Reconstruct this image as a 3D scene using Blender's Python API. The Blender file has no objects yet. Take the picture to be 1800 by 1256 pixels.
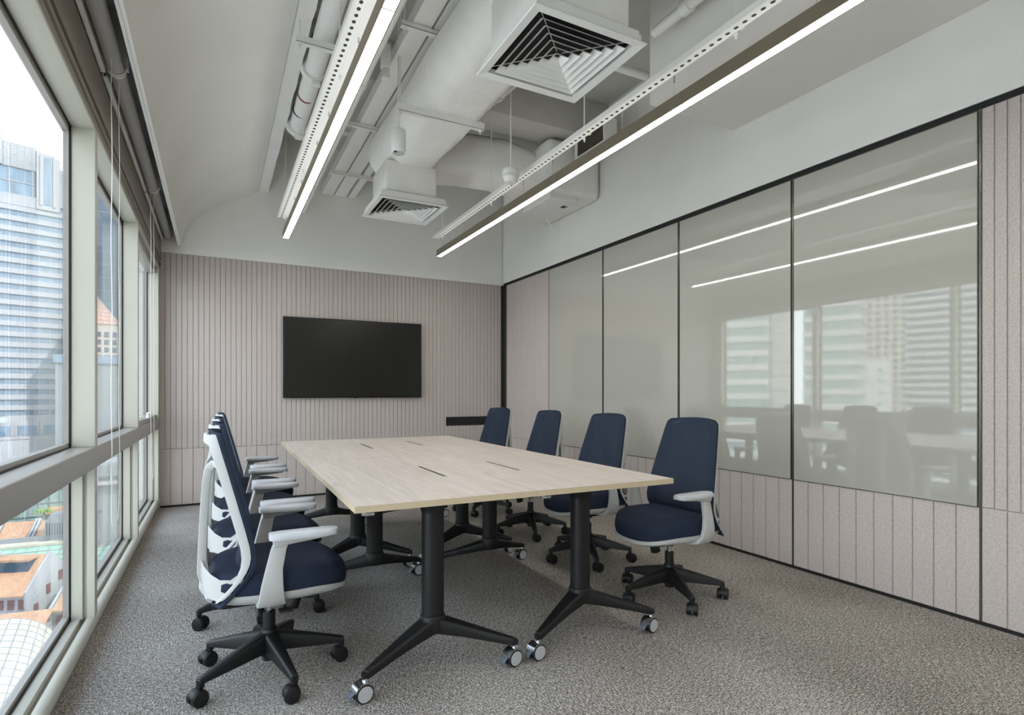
import bpy, bmesh, math, random
from math import sin, cos, pi, radians
from mathutils import Vector, Matrix
random.seed(7)
S = bpy.context.scene
COL = S.collection

# ---------------------------------------------------------------- camera
F, CX, HY, EYE = 990.6, 900.0, 691.0, 1.155
TH = radians(27.7)
cd = bpy.data.cameras.new('camera'); cam = bpy.data.objects.new('camera', cd); COL.objects.link(cam)
cd.sensor_width = 36; cd.lens = F / 1800 * 36; cd.shift_y = (HY - 628) / 1800
cd.clip_start = .05; cd.clip_end = 2000
cam.location = (0, 0, EYE); cam.rotation_euler = (pi / 2, 0, -TH)
S.camera = cam

def up(x, y, z):
    "a photograph pixel as a point of the horizontal plane at height z"
    u = (x - CX) / F; v = (y - HY) / F; t = (EYE - z) / v
    return (t * (sin(TH) + u * cos(TH)), t * (cos(TH) - u * sin(TH)))

# ---------------------------------------------------------------- world, sun, exposure
W = bpy.data.worlds.new('sky'); S.world = W; W.use_nodes = True
nt = W.node_tree; nt.nodes.clear()
tc = nt.nodes.new('ShaderNodeTexCoord'); sp = nt.nodes.new('ShaderNodeSeparateXYZ')
cr = nt.nodes.new('ShaderNodeValToRGB'); bg = nt.nodes.new('ShaderNodeBackground'); wo = nt.nodes.new('ShaderNodeOutputWorld')
nt.links.new(tc.outputs['Generated'], sp.inputs[0]); nt.links.new(sp.outputs['Z'], cr.inputs[0])
cr.color_ramp.elements[0].position = 0.0; cr.color_ramp.elements[0].color = (.80, .85, .90, 1)
cr.color_ramp.elements[1].position = 1.0; cr.color_ramp.elements[1].color = (.42, .55, .82, 1)
e = cr.color_ramp.elements.new(.30); e.color = (.78, .85, .93, 1)
e = cr.color_ramp.elements.new(.55); e.color = (.64, .75, .90, 1)
nt.links.new(cr.outputs[0], bg.inputs[0]); nt.links.new(bg.outputs[0], wo.inputs[0])
bg.inputs[1].default_value = 2.8
sl = bpy.data.lights.new('sun', 'SUN'); sl.energy = 5.0; sl.angle = radians(1.5); sl.color = (1, .95, .88)
sun = bpy.data.objects.new('sun', sl); COL.objects.link(sun)
sun.rotation_euler = Vector((.50, -.42, .76)).to_track_quat('Z', 'Y').to_euler(); sun.location = (20, -20, 60)
LED, UP_FILL = 14.0, 1.2            # the two pendant lines' down light; an added upward fill brightens the ceiling
S.view_settings.view_transform = 'Standard'; S.view_settings.look = 'None'
S.view_settings.gamma = 1; S.view_settings.exposure = .90; S.view_settings.use_curve_mapping = False

# ---------------------------------------------------------------- materials
def lin(c):
    c = c / 255
    return c / 12.92 if c <= .04045 else ((c + .055) / 1.055) ** 2.4
def rgb(r, g, b): return (lin(r), lin(g), lin(b), 1)
MATS = {}
def mat(name, col, rough=.5, metal=0, spec=.5, noise=None, bump=None, ior=None, coat=0):
    m = bpy.data.materials.new(name); m.use_nodes = True; MATS[name] = m
    N = m.node_tree.nodes; L = m.node_tree.links; b = N['Principled BSDF']
    b.inputs['Base Color'].default_value = rgb(*col); b.inputs['Roughness'].default_value = rough
    b.inputs['Metallic'].default_value = metal; b.inputs['Specular IOR Level'].default_value = spec
    if ior: b.inputs['IOR'].default_value = ior
    if coat: b.inputs['Coat Weight'].default_value = coat; b.inputs['Coat Roughness'].default_value = .03
    tcn = None
    if noise or bump:
        tcn = N.new('ShaderNodeTexCoord')
    if noise:   # (scale, amount, (sx,sy,sz))
        sc, am, st = noise
        mp = N.new('ShaderNodeMapping'); mp.inputs['Scale'].default_value = st
        n = N.new('ShaderNodeTexNoise'); n.inputs['Scale'].default_value = sc; n.inputs['Detail'].default_value = 4
        r = N.new('ShaderNodeValToRGB')
        lo = tuple(max(0, v * (1 - am)) for v in rgb(*col)[:3]) + (1,); hi = tuple(min(1, v * (1 + am)) for v in rgb(*col)[:3]) + (1,)
        r.color_ramp.elements[0].color = lo; r.color_ramp.elements[1].color = hi
        r.color_ramp.elements[0].position = .3; r.color_ramp.elements[1].position = .7
        L.new(tcn.outputs['Object'], mp.inputs[0]); L.new(mp.outputs[0], n.inputs[0]); L.new(n.outputs[0], r.inputs[0]); L.new(r.outputs[0], b.inputs['Base Color'])
    if bump:    # (scale, strength, distance)
        n2 = N.new('ShaderNodeTexNoise'); n2.inputs['Scale'].default_value = bump[0]; n2.inputs['Detail'].default_value = 3
        bp = N.new('ShaderNodeBump'); bp.inputs['Strength'].default_value = bump[1]; bp.inputs['Distance'].default_value = bump[2]
        L.new(tcn.outputs['Object'], n2.inputs[0]); L.new(n2.outputs[0], bp.inputs['Height']); L.new(bp.outputs[0], b.inputs['Normal'])
    return m
plaster = mat('white_plaster', (236, 234, 228), .8, noise=(1.5, .03, (1, 1, 1)), bump=(18, .06, .01))
ceil_paint = mat('painted_ceiling', (200, 197, 190), .8, noise=(3, .06, (1, 1, 1)), bump=(30, .15, .01))
duct_paint = mat('painted_duct_wrap', (238, 236, 230), .55, noise=(4, .04, (1, 1, 1)), bump=(9, .35, .02))
white_metal = mat('white_painted_metal', (236, 235, 230), .45)
felt = mat('taupe_felt', (188, 178, 172), .95, spec=.1, noise=(90, .13, (1, 1, 1)), bump=(400, .3, .002))
felt_back = mat('felt_backing', (170, 161, 155), .95, spec=.1)
mullion_m = mat('champagne_aluminium', (186, 184, 171), .35, spec=.5, noise=(2, .02, (1, 1, 1)))
transom_m = mat('warm_grey_aluminium', (150, 145, 138), .33, spec=.5)
bronze = mat('dark_bronze_panel', (122, 113, 102), .45)
bronze_light = mat('bronze_light_housing', (128, 118, 100), .42, metal=.3)
gasket_m = mat('black_rubber_gasket', (18, 18, 20), .5)
black_m = mat('matt_black', (14, 14, 15), .6)
blind_m = mat('grey_blind_fabric', (178, 175, 170), .85, noise=(200, .05, (1, 1, 1)))
chain_m = mat('white_bead_chain', (232, 232, 230), .4)
navy = mat('navy_fabric', (34, 42, 60), .85, spec=.25, noise=(260, .14, (1, 1, 1)), bump=(700, .25, .001))
grey_pl = mat('light_grey_plastic', (190, 190, 187), .42)
grey_pad = mat('armpad_grey', (186, 188, 190), .4)
black_pl = mat('black_plastic', (15, 15, 16), .5)
black_pc = mat('black_powder_coat', (13, 13, 14), .5)
chrome = mat('chrome', (210, 210, 212), .2, metal=1)
disc_m = mat('grey_wheel_disc', (186, 188, 190), .45)
brake_m = mat('blue_grey_lever', (88, 95, 106), .4)
tv_m = mat('television_screen', (9, 9, 9), .22, spec=.5)
tv_f = mat('television_bezel', (12, 12, 12), .35)
edge_m = mat('pale_oak_edge', (196, 179, 148), .5, noise=(40, .06, (1, 1, 12)))
brass_m = mat('slot_trim', (205, 198, 160), .4)
red_m = mat('red_band', (140, 40, 38), .6)
shade_seam_m = mat('slot_shade_and_seam', (70, 64, 58), .9)  # shade inside the channel slots painted as colour; also real pipe seams
board_m = mat('back_painted_glass', (176, 174, 164), .03, ior=2.2)
board_edge = mat('polished_edge_trim', (120, 118, 110), .25, metal=.8)

def carpet():
    m = mat('grey_carpet', (150, 147, 141), .95, spec=.05); N = m.node_tree.nodes; L = m.node_tree.links; b = N['Principled BSDF']
    tcn = N.new('ShaderNodeTexCoord')
    def nz(scale, st, det=2):
        mp = N.new('ShaderNodeMapping'); mp.inputs['Scale'].default_value = st
        n = N.new('ShaderNodeTexNoise'); n.inputs['Scale'].default_value = scale; n.inputs['Detail'].default_value = det
        L.new(tcn.outputs['Object'], mp.inputs[0]); L.new(mp.outputs[0], n.inputs[0]); return n.outputs[0]
    a = nz(150, (1, 1, 1), 2); c = nz(38, (1, 6, 1), 3); c2 = nz(38, (6, 1, 1), 3); d = nz(1.2, (1, 1, 1))
    # half-metre tiles laid at quarter turns: checker picks the streak direction
    ck = N.new('ShaderNodeTexChecker'); ck.inputs['Scale'].default_value = 2.0
    ck.inputs['Color1'].default_value = (0, 0, 0, 1); ck.inputs['Color2'].default_value = (1, 1, 1, 1)
    mpc = N.new('ShaderNodeMapping'); mpc.inputs['Location'].default_value = (0, 0, .25)
    L.new(tcn.outputs['Object'], mpc.inputs[0]); L.new(mpc.outputs[0], ck.inputs['Vector'])
    mx = N.new('ShaderNodeMix'); mx.data_type = 'FLOAT'
    L.new(ck.outputs['Fac'], mx.inputs[0]); L.new(c, mx.inputs[2]); L.new(c2, mx.inputs[3])
    def mth(op, x, y):
        n = N.new('ShaderNodeMath'); n.operation = op
        for i, v in enumerate((x, y)):
            if isinstance(v, (int, float)): n.inputs[i].default_value = v
            else: L.new(v, n.inputs[i])
        return n.outputs[0]
    s = mth('ADD', mth('MULTIPLY', a, .55), mth('ADD', mth('MULTIPLY', mx.outputs[0], .38), mth('MULTIPLY', d, .12)))
    r = N.new('ShaderNodeValToRGB'); r.color_ramp.elements[0].position = .41; r.color_ramp.elements[1].position = .63
    r.color_ramp.elements[0].color = rgb(80, 75, 69); r.color_ramp.elements[1].color = rgb(206, 201, 194)
    e = r.color_ramp.elements.new(.52); e.color = rgb(136, 129, 121)
    L.new(s, r.inputs[0]); L.new(r.outputs[0], b.inputs['Base Color'])
    bp = N.new('ShaderNodeBump'); bp.inputs['Strength'].default_value = .15; bp.inputs['Distance'].default_value = .001
    L.new(s, bp.inputs['Height']); L.new(bp.outputs[0], b.inputs['Normal'])
    return m
carpet_m = carpet()

def wood():
    m = mat('pale_ash_laminate', (212, 203, 194), .42); N = m.node_tree.nodes; L = m.node_tree.links; b = N['Principled BSDF']
    tcn = N.new('ShaderNodeTexCoord'); mp = N.new('ShaderNodeMapping'); mp.inputs['Scale'].default_value = (9, .55, 1)
    n = N.new('ShaderNodeTexNoise'); n.inputs['Scale'].default_value = 2.6; n.inputs['Detail'].default_value = 7; n.inputs['Distortion'].default_value = 1.6
    n2 = N.new('ShaderNodeTexNoise'); n2.inputs['Scale'].default_value = 30; n2.inputs['Detail'].default_value = 3
    mp2 = N.new('ShaderNodeMapping'); mp2.inputs['Scale'].default_value = (6, .3, 1)
    L.new(tcn.outputs['Object'], mp.inputs[0]); L.new(mp.outputs[0], n.inputs[0]); L.new(tcn.outputs['Object'], mp2.inputs[0]); L.new(mp2.outputs[0], n2.inputs[0])
    ad = N.new('ShaderNodeMix'); ad.data_type = 'FLOAT'; ad.inputs[0].default_value = .3; L.new(n.outputs[0], ad.inputs[2]); L.new(n2.outputs[0], ad.inputs[3])
    r = N.new('ShaderNodeValToRGB'); r.color_ramp.elements[0].position = .34; r.color_ramp.elements[1].position = .66
    r.color_ramp.elements[0].color = rgb(188, 175, 164); r.color_ramp.elements[1].color = rgb(212, 200, 189)
    L.new(ad.outputs[0], r.inputs[0]); L.new(r.outputs[0], b.inputs['Base Color'])
    return m
wood_m = wood()

def emis(name, col, st):
    m = bpy.data.materials.new(name); m.use_nodes = True; N = m.node_tree.nodes; N.clear()
    e = N.new('ShaderNodeEmission'); e.inputs[0].default_value = (*col, 1); e.inputs[1].default_value = st
    o = N.new('ShaderNodeOutputMaterial'); m.node_tree.links.new(e.outputs[0], o.inputs[0]); return m
led_m = emis('led_diffuser', (1, .975, .93), LED)
up_fill_m = emis('added_up_fill', (1, .975, .93), UP_FILL)  # glow of the added upward fill

def glass():
    m = bpy.data.materials.new('window_glass'); m.use_nodes = True; N = m.node_tree.nodes; L = m.node_tree.links; N.clear()
    t = N.new('ShaderNodeBsdfTransparent'); t.inputs[0].default_value = (.97, .985, .98, 1)
    g = N.new('ShaderNodeBsdfGlossy'); g.inputs['Roughness'].default_value = .01
    f = N.new('ShaderNodeFresnel'); ge = N.new('ShaderNodeNewGeometry'); mi = N.new('ShaderNodeMix'); mi.data_type = 'FLOAT'
    mi.inputs[2].default_value = 1.45; mi.inputs[3].default_value = 1 / 1.45
    L.new(ge.outputs['Backfacing'], mi.inputs[0]); L.new(mi.outputs[0], f.inputs[0])
    x = N.new('ShaderNodeMixShader'); o = N.new('ShaderNodeOutputMaterial')
    L.new(f.outputs[0], x.inputs[0]); L.new(t.outputs[0], x.inputs[1]); L.new(g.outputs[0], x.inputs[2]); L.new(x.outputs[0], o.inputs[0]); return m
glass_m = glass()

def mesh_fabric():
    m = mat('navy_mesh', (36, 46, 62), .8, spec=.25, noise=(300, .12, (1, 1, 1))); N = m.node_tree.nodes; L = m.node_tree.links
    b = N['Principled BSDF']; o = [n for n in N if n.type == 'OUTPUT_MATERIAL'][0]
    t = N.new('ShaderNodeBsdfTransparent'); x = N.new('ShaderNodeMixShader'); x.inputs[0].default_value = .13
    L.new(b.outputs[0], x.inputs[1]); L.new(t.outputs[0], x.inputs[2]); L.new(x.outputs[0], o.inputs[0]); return m
navy_mesh = mesh_fabric()

# ---------------------------------------------------------------- mesh helpers
class MB:
    def __init__(s): s.v = []; s.f = []; s.m = []; s.cur = 0
    def use(s, i): s.cur = i; return s
    def add(s, vs, fs):
        o = len(s.v); s.v += [tuple(p) for p in vs]; s.f += [tuple(i + o for i in f) for f in fs]; s.m += [s.cur] * len(fs); return s
    def box(s, x0, x1, y0, y1, z0, z1):
        if x0 > x1: x0, x1 = x1, x0
        if y0 > y1: y0, y1 = y1, y0
        if z0 > z1: z0, z1 = z1, z0
        vs = [(x, y, z) for z in (z0, z1) for y in (y0, y1) for x in (x0, x1)]
        return s.add(vs, [(0, 2, 3, 1), (4, 5, 7, 6), (0, 1, 5, 4), (2, 6, 7, 3), (0, 4, 6, 2), (1, 3, 7, 5)])
    def loft(s, rings, caps=True, close=False):
        n = len(rings[0]); vs = [p for r in rings for p in r]; fs = []
        K = len(rings)
        for k in range(K if close else K - 1):
            a = k * n; b = ((k + 1) % K) * n
            for i in range(n):
                j = (i + 1) % n; fs.append((a + i, a + j, b + j, b + i))
        if caps and not close: fs += [tuple(range(n - 1, -1, -1)), tuple(range((K - 1) * n, K * n))]
        return s.add(vs, fs)
    def cyl(s, p0, p1, r0, r1=None, n=16):
        r1 = r0 if r1 is None else r1
        p0 = Vector(p0); p1 = Vector(p1); d = (p1 - p0).normalized()
        a = d.cross(Vector((0, 0, 1))) if abs(d.z) < .9 else d.cross(Vector((1, 0, 0))); a.normalize(); b = d.cross(a)
        R = lambda p, r: [tuple(p + a * (r * cos(2 * pi * i / n)) + b * (r * sin(2 * pi * i / n))) for i in range(n)]
        return s.loft([R(p0, r0), R(p1, r1)])
    def tube(s, pts, r, n=10, close=False):
        P = [Vector(p) for p in pts]; rings = []; K = len(P); a = None
        for k in range(K):
            if close: d = P[(k + 1) % K] - P[k - 1]
            else: d = P[min(k + 1, K - 1)] - P[max(k - 1, 0)]
            d.normalize()
            if a is None: a = d.cross(Vector((0, 0, 1))) if abs(d.z) < .9 else d.cross(Vector((1, 0, 0)))
            a = a - d * a.dot(d); a.normalize(); b = d.cross(a)
            rr = r[k] if isinstance(r, (list, tuple)) else r
            rings.append([tuple(P[k] + a * (rr * cos(2 * pi * i / n)) + b * (rr * sin(2 * pi * i / n))) for i in range(n)])
        return s.loft(rings, True, close)
    def prism(s, pts, axis, a0, a1):
        "polygon pts (2D) extruded along axis"
        def P(u, v, w): return {'x': (w, u, v), 'y': (u, w, v), 'z': (u, v, w)}[axis]
        return s.loft([[P(u, v, a0) for u, v in pts], [P(u, v, a1) for u, v in pts]])
    def build(s, name, mats, parent=None, bevel=0, seg=2, smooth=None, loc=None):
        me = bpy.data.meshes.new(name); me.from_pydata(s.v, [], s.f)
        mats = mats if isinstance(mats, (list, tuple)) else [mats]
        for m in mats: me.materials.append(m)
        me.polygons.foreach_set('material_index', s.m)
        bm = bmesh.new(); bm.from_mesh(me)
        bmesh.ops.recalc_face_normals(bm, faces=bm.faces)
        if bevel:
            es = [e for e in bm.edges if len(e.link_faces) == 2 and e.calc_face_angle(0) > radians(35)]
            bmesh.ops.bevel(bm, geom=es, offset=bevel, segments=seg, profile=.5, affect='EDGES', clamp_overlap=True)
        bm.to_mesh(me); bm.free()
        if smooth or bevel:
            me.polygons.foreach_set('use_smooth', [True] * len(me.polygons)); me.set_sharp_from_angle(angle=radians(smooth or 32))
        o = bpy.data.objects.new(name, me); COL.objects.link(o)
        if parent: o.parent = parent
        if loc: o.location = loc
        return o
def tag(o, label=None, cat=None, group=None, kind=None):
    if label: o['label'] = label
    if cat: o['category'] = cat
    if group: o['group'] = group
    if kind: o['kind'] = kind
    return o
def empty(name, loc=(0, 0, 0), rz=0, **k):
    o = bpy.data.objects.new(name, None); o.empty_display_size = .1; o.location = loc; o.rotation_euler = (0, 0, rz); COL.objects.link(o)
    return tag(o, **k)
def struct(name, mb, m, **k): return tag(mb.build(name, m, **k), kind='structure')
def sempty(name): return tag(empty(name), kind='structure')
def inst(src, name, parent, loc, rz=0):
    o = bpy.data.objects.new(name, src.data); COL.objects.link(o); o.parent = parent; o.location = loc; o.rotation_euler = (0, 0, rz); return o
def copy_tree(o, parent=None):
    c = o.copy(); COL.objects.link(c); c.parent = parent
    for ch in list(o.children): copy_tree(ch, c)
    return c

# ---------------------------------------------------------------- room shell
XW, XR, YF, YB = -.50, 3.377, 6.674, -2.6     # window-wall front, right wall, far wall, back wall
SLAB = 3.95
struct('floor', MB().box(-.63, XR + .15, YB, YF + .2, -.2, 0), carpet_m)
cl = struct('ceiling', MB().box(-.9, XR + .15, YB - .1, YF + .2, SLAB, SLAB + .2), ceil_paint)
b = MB()   # shallow concrete beams under the slab
for y in (1.1, 4.4): b.box(.45, XR, y, y + .35, SLAB - .35, SLAB)
b.build('slab_beam', ceil_paint, cl, bevel=.01)

# far wall: plaster above, felt strips below
wf = struct('wall_far', MB().box(-.72, XR + .1, YF + .012, YF + .2, 0, SLAB), plaster)
MB().box(-.55, 3.345, YF - .004, YF + .012, 2.58, SLAB).build('upper_plaster', plaster, wf)
MB().box(-.508, 3.345, YF + .009, YF + .0125, .012, 2.58).build('felt_backing', felt_back, wf)
PU = 3.85 / 77
RX0, RX1, RZ0, RZ1 = 2.565, 3.15, .746, .857
def strip_mesh(w, h, nm='felt_strip'):
    g = .0035; return MB().box(0, w - g, -.010, 0, 0, h).build(nm, felt, None, bevel=.0022, seg=1)
proto = {}
def strip_far(x, z0, z1, w):
    key = ('f', round(w, 4), round(z1 - z0, 3))
    if key not in proto:
        o = strip_mesh(w, z1 - z0); o.parent = wf; proto[key] = o
    else: o = inst(proto[key], 'felt_strip', wf, (0, 0, 0))
    o.location = (x, YF + .0105, z0)
for i in range(77):
    x = -.508 + i * PU
    if x > RX0 - .02 and x + PU < RX1 + .02:
        strip_far(x, RZ1, 2.578, PU); strip_far(x, .594, RZ0, PU)
    else: strip_far(x, .594, 2.578, PU)
    if i % 2 == 0: strip_far(x, .020, .589, 2 * PU if i < 76 else PU)
MB().box(RX0, RX1, YF - .004, YF + .008, RZ0, RZ1).build('cable_recess', black_m, wf, bevel=.001, seg=1)
struct('baseboard_far', MB().box(-.50, 3.345, YF - .002, YF + .010, 0, .019), black_m)

# right wall: plaster above a black track; five+ felt partition panels, glass boards on four of them
wr = struct('wall_right', MB().box(XR + .014, XR + .16, YB, YF + .1, 0, 2.575), plaster)
MB().box(XR - .004, XR + .16, YB, YF + .1, 2.607, SLAB).build('upper_plaster', plaster, wr)
MB().box(XR + .006, XR + .0145, YB, 6.595, .012, 2.575).build('felt_backing', felt_back, wr)
struct('trim_1', MB().box(XR + .004, XR + .1, YB, YF, 2.573, 2.609), black_m)
struct('baseboard_right', MB().box(XR + .002, XR + .014, YB, 6.66, 0, .018), black_m)
struct('trim_2', MB().box(3.345, 3.42, 6.612, YF + .01, 0, 2.575), black_m)
struct('trim_3', MB().box(3.362, 3.40, 6.592, 6.612, 0, 2.56), board_edge)
PY = [6.585, 5.521, 4.494, 3.468, 2.437, 1.403, .372, -.659, -1.69]
def strip_right(y, z0, z1, w):
    key = ('r', round(w, 4), round(z1 - z0, 3))
    if key not in proto:
        g = .0035
        o = MB().box(-.010, 0, 0, w - g, 0, z1 - z0).build('felt_strip', felt, wr, bevel=.0022, seg=1); proto[key] = o
    else: o = inst(proto[key], 'felt_strip', wr, (0, 0, 0))
    o.location = (XR + .0085, y, z0)
for k in range(len(PY) - 1):
    y1, y0 = PY[k], PY[k + 1]; span = y1 - y0 - .008
    gl = 1 <= k <= 4
    nl = 10; w = span / nl
    for i in range(nl): strip_right(y0 + .004 + i * w, .020, .584, w)
    if not gl:
        nu = 20; w = span / nu
        for i in range(nu): strip_right(y0 + .004 + i * w, .590, 2.570, w)
    if k: MB().box(XR - .0035, XR + .010, y1 - .0035, y1 + .0035, .018, 2.572).build('panel_joint', board_edge, wr)
names = ['farthest glass writing board on the right wall, nearest the black corner post',
         'second glass writing board counting from the far corner of the right wall',
         'third glass writing board from the far corner, behind the back of the nearest right-hand chair',
         'nearest and widest-looking glass writing board, next to the full-height felt strips']
for k in range(1, 5):
    y1, y0 = PY[k] - .012, PY[k + 1] + .012
    r = empty('glass_board', (XR, (y0 + y1) / 2, .588), label=names[k - 1], cat='glass board', group='glass boards on the right wall')
    hy = (y1 - y0) / 2
    MB().box(-.006, .002, -hy, hy, 0, 1.976).build('glass_panel', board_m, r, bevel=.001, seg=1)
    b = MB(); t = .003
    b.box(-.0075, .004, -hy - t, -hy, -t, 1.98).box(-.0075, .004, hy, hy + t, -t, 1.98).box(-.0075, .004, -hy, hy, -t, 0).box(-.0075, .004, -hy, hy, 1.976, 1.98)
    b.build('edge_trim', board_edge, r)

# back wall behind the camera and the soffit box above the right wall
struct('wall_back', MB().box(-.9, XR + .15, YB - .15, YB, 0, SLAB), plaster)
struct('trim_4', MB().box(2.576, XR, YB, 2.918, 3.088, SLAB), plaster, bevel=.004)

# left: plaster cove over the blinds
cove = [(-.318, 2.672), (-.285, 2.79), (-.235, 2.90), (-.165, 2.99), (-.06, 3.085), (.06, 3.16), (.20, 3.225), (.32, 3.28), (.405, 3.335)]
b = MB(); out = [(x - .02, z + .03) for x, z in cove]
prof = cove + [(.405, 3.45)] + out[::-1]
b.prism(prof, 'y', YB, YF)
struct('trim_5', b, plaster, smooth=30)
b = MB()  # rough-edged soffit band at the top of the cove
K = 70; random.seed(3); rings = []
for k in range(K + 1):
    y = YB + (YF - YB) * k / K
    e = .506 + random.uniform(-.005, .004) - (.02 if y < 3.3 else 0) * (1 - max(0, y - 2) / 1.3 if y > 2 else 1)
    rings.append([(.395, y, 3.345), (e, y, 3.347 + random.uniform(-.004, .004)), (e + .01, y, 3.42), (e + .004, y, SLAB), (.395, y, SLAB)])
b.loft(rings)
struct('trim_6', b, plaster)
struct('trim_7', MB().box(-.334, -.318, YB, YF, 2.668, 2.76).box(-.347, -.334, YB, YF, 2.662, 3.2), white_metal)   # blind pelmet board
struct('trim_8', MB().box(-.72, -.34, YB, YF, 3.02, 3.1), plaster)

# ---------------------------------------------------------------- window wall
wl = sempty('wall_left')
b = MB().box(-.535, -.492, YB, YF, 2.50, 3.02); b.build('fascia', bronze, wl, bevel=.003)
b = MB().box(-.58, -.502, YB, YF, 2.405, 2.50); b.build('head_frame', bronze, wl, bevel=.006)
MB().cyl((-.503, YB, 2.455), (-.503, YF, 2.455), .014).build('head_bead', bronze, wl, smooth=40)
MB().box(-.622, -.502, YB, YF, 2.388, 2.406).build('head_soffit', mullion_m, wl, bevel=.001)
MB().box(-.65, -.58, YB, YF, 2.406, 3.9).build('spandrel', plaster, wl)
b = MB(); b.box(-.622, XW, YB, YF, .805, .905); b.build('transom', transom_m, wl, bevel=.006, seg=3)
# sill ledge at the floor
b = MB(); b.prism([(-.52, 0.045), (-.502, .055), (-.498, .07), (-.498, .092), (-.506, .106), (-.52, .11), (-.534, .11), (-.534, .045)], 'y', YB, YF)
b.build('floor_ledge', mullion_m, wl, smooth=50)
MB().box(-.625, -.525, YB, YF, 0, .05).build('ledge_toe', bronze, wl)
MB().box(-.56, -.534, YB, YF, .05, .085).build('ledge_groove', bronze, wl)
MB().box(-.622, -.558, YB, YF, .05, .108).build('inner_sill', mullion_m, wl, bevel=.002)
MY = [1.60 - 1.64, 1.60, 3.244, 4.877, 6.51]
MY = [-1.68] + MY
XG = -.604
for y in MY:
    MB().box(-.622, XW - .001, y, y + .058, .905, 2.39).build('mullion', mullion_m, wl, bevel=.002, seg=1)
    b = MB(); b.box(-.622, -.548, y - .004, y + .062, .105, .806).box(-.55, -.53, y + .012, y + .046, .105, .806).box(-.532, -.502, y, y + .058, .105, .806)
    b.build('lower_mullion', mullion_m, wl, bevel=.002, seg=1)
MB().box(-.622, -.505, 6.6, YF + .01, .05, 2.41).build('end_post', mullion_m, wl, bevel=.002, seg=1)
edges = [YB] + MY + [None]
wn = 1
for i in range(len(MY)):
    y0 = (MY[i - 1] + .058) if i else YB; y1 = MY[i]
    for z0, z1 in ((.905, 2.388), (.108, .805)):
        w = sempty('window_%d' % wn); wn += 1
        t = .012; b = MB()
        for a in ((y0, y0 + t, z0, z1), (y1 - t, y1, z0, z1)): b.box(XG - .016, XG + .006, *a)
        b.box(XG - .02, XG + .006, y0, y1, z0, z0 + .022).box(XG - .02, XG + .006, y0, y1, z1 - .03, z1)
        b.build('window_frame', transom_m, w, bevel=.001, seg=1)
        g = .005; b = MB()
        for a in ((y0, y0 + g, z0, z1), (y1 - g, y1, z0, z1), (y0, y1, z0, z0 + g), (y0, y1, z1 - g, z1)): b.box(XG + .006, XG + .013, *a)
        b.build('gasket', gasket_m, w)
        MB().box(XG - .010, XG - .004, y0 + t, y1 - t, z0 + .022, z1 - .03).build('pane', glass_m, w)
# casement of the farthest upper bay: sash rail and its handle
ws = bpy.data.objects['window_9']
MB().box(-.60, -.515, 4.935, 6.51, .905, .945).box(-.60, -.53, 4.935, 6.51, 2.33, 2.39).build('sash_rail', transom_m, ws, bevel=.003)
b = MB(); b.box(-.53, -.508, 5.70, 5.76, .945, .955).cyl((-.519, 5.73, .95), (-.519, 5.73, .985), .009).cyl((-.519, 5.73, .985), (-.50, 5.64, .992), .007)
b.build('window_latch', white_metal, ws, smooth=40)

# roller blinds
def blind(y0, y1, chain_y, zb, label):
    r = empty('roller_blind', (-.43, y0, 2.735), label=label, cat='blind', group='roller blinds over the windows')
    L = y1 - y0
    MB().cyl((0, .015, 0), (0, L - .015, 0), .036, n=24).build('blind_tube', blind_m, r, smooth=40)
    b = MB(); b.box(-.062, -.040, .02, L - .02, -.045, -.033).box(-.062, -.055, .02, L - .02, -.045, -.005); b.build('bottom_rail', white_metal, r, bevel=.002, seg=1)
    MB().box(-.045, -.04, .02, L - .02, -.035, .0).build('blind_fabric', blind_m, r)
    for yy in (0, L - .012):
        b = MB(); b.cyl((0, yy, 0), (0, yy + .012, 0), .040, n=20).box(-.05, .05, yy, yy + .01, 0, .28); b.build('end_bracket', white_metal, r, smooth=40)
    # bead chain loop: beads strung on a thin cord
    c = chain_y - y0; w = .115; pts = []; zt = -.02; zl = zb - 2.735
    for k in range(40): pts.append((.004, c - w, zt + (zl + .1 - zt) * k / 40))
    for k in range(13): a = pi * k / 12; pts.append((.004, c - w * cos(a), zl + .1 - .1 * sin(a)))
    for k in range(40): pts.append((.004, c + w, zl + .1 + (zt - zl - .1) * (k + 1) / 40))
    pts = [(x + .002 * sin(z * 9), y - (.10 * w / .115) * (0 if y < c else 0) , z) for x, y, z in pts]
    b = MB(); b.tube(pts, .0016, 5)
    # beads
    P = [Vector(p) for p in pts]
    for a, q in zip(P[:-1], P[1:]):
        n = max(1, int((q - a).length / .012))
        for k in range(n):
            p = a.lerp(q, k / n); s = .0032
            b.add([(p.x + s, p.y, p.z), (p.x - s, p.y, p.z), (p.x, p.y + s, p.z), (p.x, p.y - s, p.z), (p.x, p.y, p.z + s), (p.x, p.y, p.z - s)],
                  [(0, 2, 4), (2, 1, 4), (1, 3, 4), (3, 0, 4), (2, 0, 5), (1, 2, 5), (3, 1, 5), (0, 3, 5)])
    b.build('bead_chain', chain_m, r)
blind(5.13, 6.63, 5.02, .50, 'farthest grey roller blind, ending at the far wall')
blind(3.33, 5.12, 3.27, .52, 'middle grey roller blind, over the second window bay from the far wall')
blind(1.55, 3.32, 1.40, .52, 'nearest grey roller blind, at the top left corner of the view')

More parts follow.
